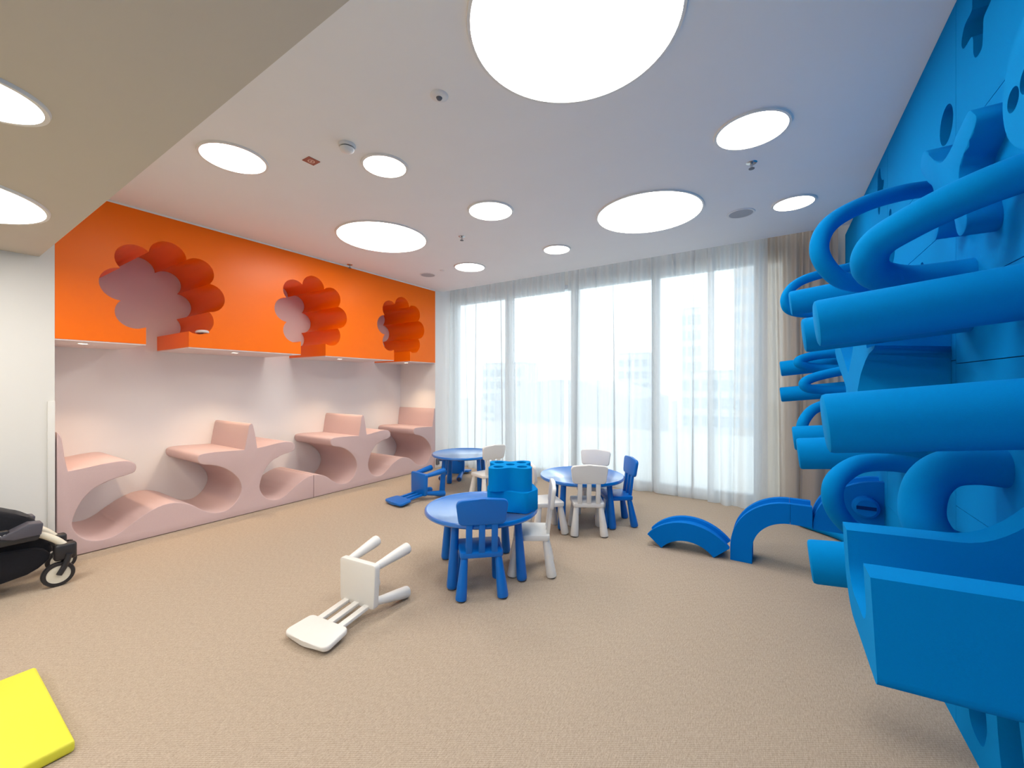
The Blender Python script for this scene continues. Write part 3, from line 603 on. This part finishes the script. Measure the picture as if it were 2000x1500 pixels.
# ------------------------------------------------------------------ yellow mat
bm = bmesh.new(); box(bm, (-0.745, -1.25, 0.0), (0.0, 0.0, 0.045), 0.012, 3)
o = tag(obj('play_mat', bm, 'mat_yellow'), 'bright yellow soft play mat lying on the carpet', 'mat'); o.location = (-2.237, 0.395, 0.001)

# ------------------------------------------------------------------ folded stroller by the white wall
st = tag(empty('stroller', (-4.3, 0.25, 0.0)), 'black folded stroller with cream frame tubes parked at the white wall', 'stroller')
def wheel(x, y, r, w):
    M = Matrix.Translation((x, y, r)) @ Matrix.Rotation(math.radians(90), 4, 'Y')
    wh = obj('wheel', lathe([(r * 0.72, -w / 2), (r * 0.96, -w / 2), (r, -w * 0.3), (r, w * 0.3), (r * 0.96, w / 2), (r * 0.72, w / 2), (r * 0.72, -w / 2)], 36, mtx=M), 'black_plastic', st)
    obj('hub', lathe([(0.0, -w * 0.42), (r * 0.72, -w * 0.42), (r * 0.72, w * 0.42), (0.0, w * 0.42)], 36, mtx=M), 'cream_tube', wh)
    bm = bmesh.new(); tube([(x + w * 0.75, y, r), (x + w * 0.75, y + 0.03, r + 0.06), (x + w * 0.7, y + 0.05, r + 0.13)], 0.017, 10, bm); tube([(x - w * 0.75, y, r), (x - w * 0.75, y + 0.03, r + 0.06), (x - w * 0.7, y + 0.05, r + 0.13)], 0.017, 10, bm)
    obj('fork', bm, 'black_plastic', st); return wh
wheel(0.115, 0.405, 0.082, 0.036); wheel(-0.20, 0.47, 0.082, 0.036); wheel(0.16, -0.30, 0.085, 0.036); wheel(-0.24, -0.30, 0.085, 0.036)
for x in (0.10, -0.19):
    obj('frame_tube', tube([(x, -0.55, 0.34), (x, 0.0, 0.39), (x, 0.20, 0.41), (x, 0.31, 0.385), (x, 0.39, 0.325), (x, 0.44, 0.265)], 0.021, 14), 'cream_tube', st)
    bm = bmesh.new(); box(bm, (x - 0.035, 0.385, 0.17), (x + 0.035, 0.495, 0.285), 0.018, 3); obj('hinge_housing', bm, 'black_plastic', st)
for x in (0.10, -0.17):
    yz_prism('arm_joint', rounded_poly([(0.13, 0.41), (0.20, 0.385), (0.325, 0.385), (0.335, 0.465), (0.27, 0.475)], 0.012), x - 0.05, x + 0.05, 'grey_plastic', st, bev=0.008)
    yz_prism('joint_base', rounded_poly([(0.10, 0.355), (0.31, 0.355), (0.325, 0.39), (0.13, 0.405)], 0.01), x - 0.045, x + 0.045, 'black_plastic', st, bev=0.006)
hull = [(-0.62, 0.12), (0.15, 0.14), (0.32, 0.18), (0.39, 0.235), (0.37, 0.30), (0.325, 0.38), (0.315, 0.46), (0.27, 0.505), (0.15, 0.575), (0.0, 0.62), (-0.30, 0.65), (-0.62, 0.60)]
yz_prism('seat_fabric', closed(hull, 4), -0.165, 0.06, 'black_fabric', st, bev=0.03, seg=3)
yz_prism('basket', closed([(-0.58, 0.09), (0.16, 0.10), (0.35, 0.17), (0.36, 0.25), (0.20, 0.30), (-0.58, 0.30)], 3), -0.18, 0.095, 'black_fabric', st, bev=0.02, seg=2)
bm = bmesh.new(); box(bm, (0.09, -0.45, 0.385), (0.135, 0.19, 0.455), 0.012, 2); obj('side_bar', bm, 'black_plastic', st)
for yy in (0.172, 0.146):
    obj('logo_mark', lathe([(0.007, 0.0), (0.011, 0.0), (0.011, 0.002), (0.007, 0.002), (0.007, 0.0)], 18, mtx=Matrix.Translation((0.135, yy, 0.42)) @ Matrix.Rotation(math.radians(90), 4, 'Y')), 'print_white', st)

# ------------------------------------------------------------------ dark cable box on the pier behind the far table
boxobj('trim_3', (XL, 5.03, 0.05), (XL + 0.035, 5.09, 0.15), 'fitting_dark', None, bev=0.004)['kind'] = 'structure'

# ------------------------------------------------------------------ outside: terrace and city with haze put into its building colours
struct(boxobj('terrace', (-60, 5.75, -0.6), (60, 14, -0.15), 'terrace_stone'))
struct(boxobj('city_ground', (-300, 14, -14.5), (300, 400, -14), 'terrace_stone'))
def tower(x, y, w, d, z1, m, label, rows, colsn, arcroof=False, group='city buildings beyond the window'):
    t = tag(empty('office_tower', (x, y, -14.0)), label, 'building', group); h = z1 + 14.0
    boxobj('wall', (-w / 2, 0, 0), (w / 2, d, h), m, t)
    if arcroof:
        P = [(-w / 2 - 0.5, 0)] + [(w / 2 - w * k / 16, h * 0.0 + 2.6 * math.sin(math.pi * k / 16)) for k in range(17)]
        bm = prism([(p[0], p[1]) for p in P[1:]], d, 0); bmesh.ops.transform(bm, matrix=Matrix.Translation((0, d, h)) @ Matrix.Rotation(math.radians(90), 4, 'X'), verts=bm.verts); obj('roof', bm, 'roof_hazed', t)
    else:
        boxobj('roof', (-w / 2 + 0.3, 0.3, h), (w / 2 - 0.3, d - 0.3, h + 0.6), 'roof_hazed', t)
    if rows:
        me = None; cw_, rh = w / colsn, (h - 2) / rows
        for i in range(rows):
            for j in range(colsn):
                o = boxobj('window', (-cw_ * 0.32, -0.06, -rh * 0.3), (cw_ * 0.32, 0.0, rh * 0.3), 'glass_hazed', t) if me is None else bpy.data.objects.new('window', me)
                if me is None: me = o.data
                else: COL.objects.link(o); o.parent = t
                o.location = (-w / 2 + cw_ * (j + 0.5), 0, 1.2 + rh * (i + 0.5))
tower(-26, 52, 22, 20, -0.5, 'roof_hazed', 'long low hall with a curved roof outside behind the tables', 0, 0, True)
tower(-2.85, 66, 4, 8, 18, 'brick_hazed', 'haze-pale brick tower outside beside the beige drape', 12, 4)
tower(-19, 120, 5, 10, 22, 'tower_hazed', 'tall haze-pale tower outside seen through the middle sheer curtain', 8, 4)
tower(-38, 130, 10, 10, 11, 'tower_hazed', 'shorter haze-pale tower outside beside the tall one', 6, 4)
tower(-12, 100, 12, 10, 4, 'tower_hazed', 'low wide haze-pale block outside between the tall towers', 4, 6)
tower(-75, 110, 16, 10, 8, 'tower_hazed', 'hazy block outside behind the curtain next to the orange box', 5, 6)
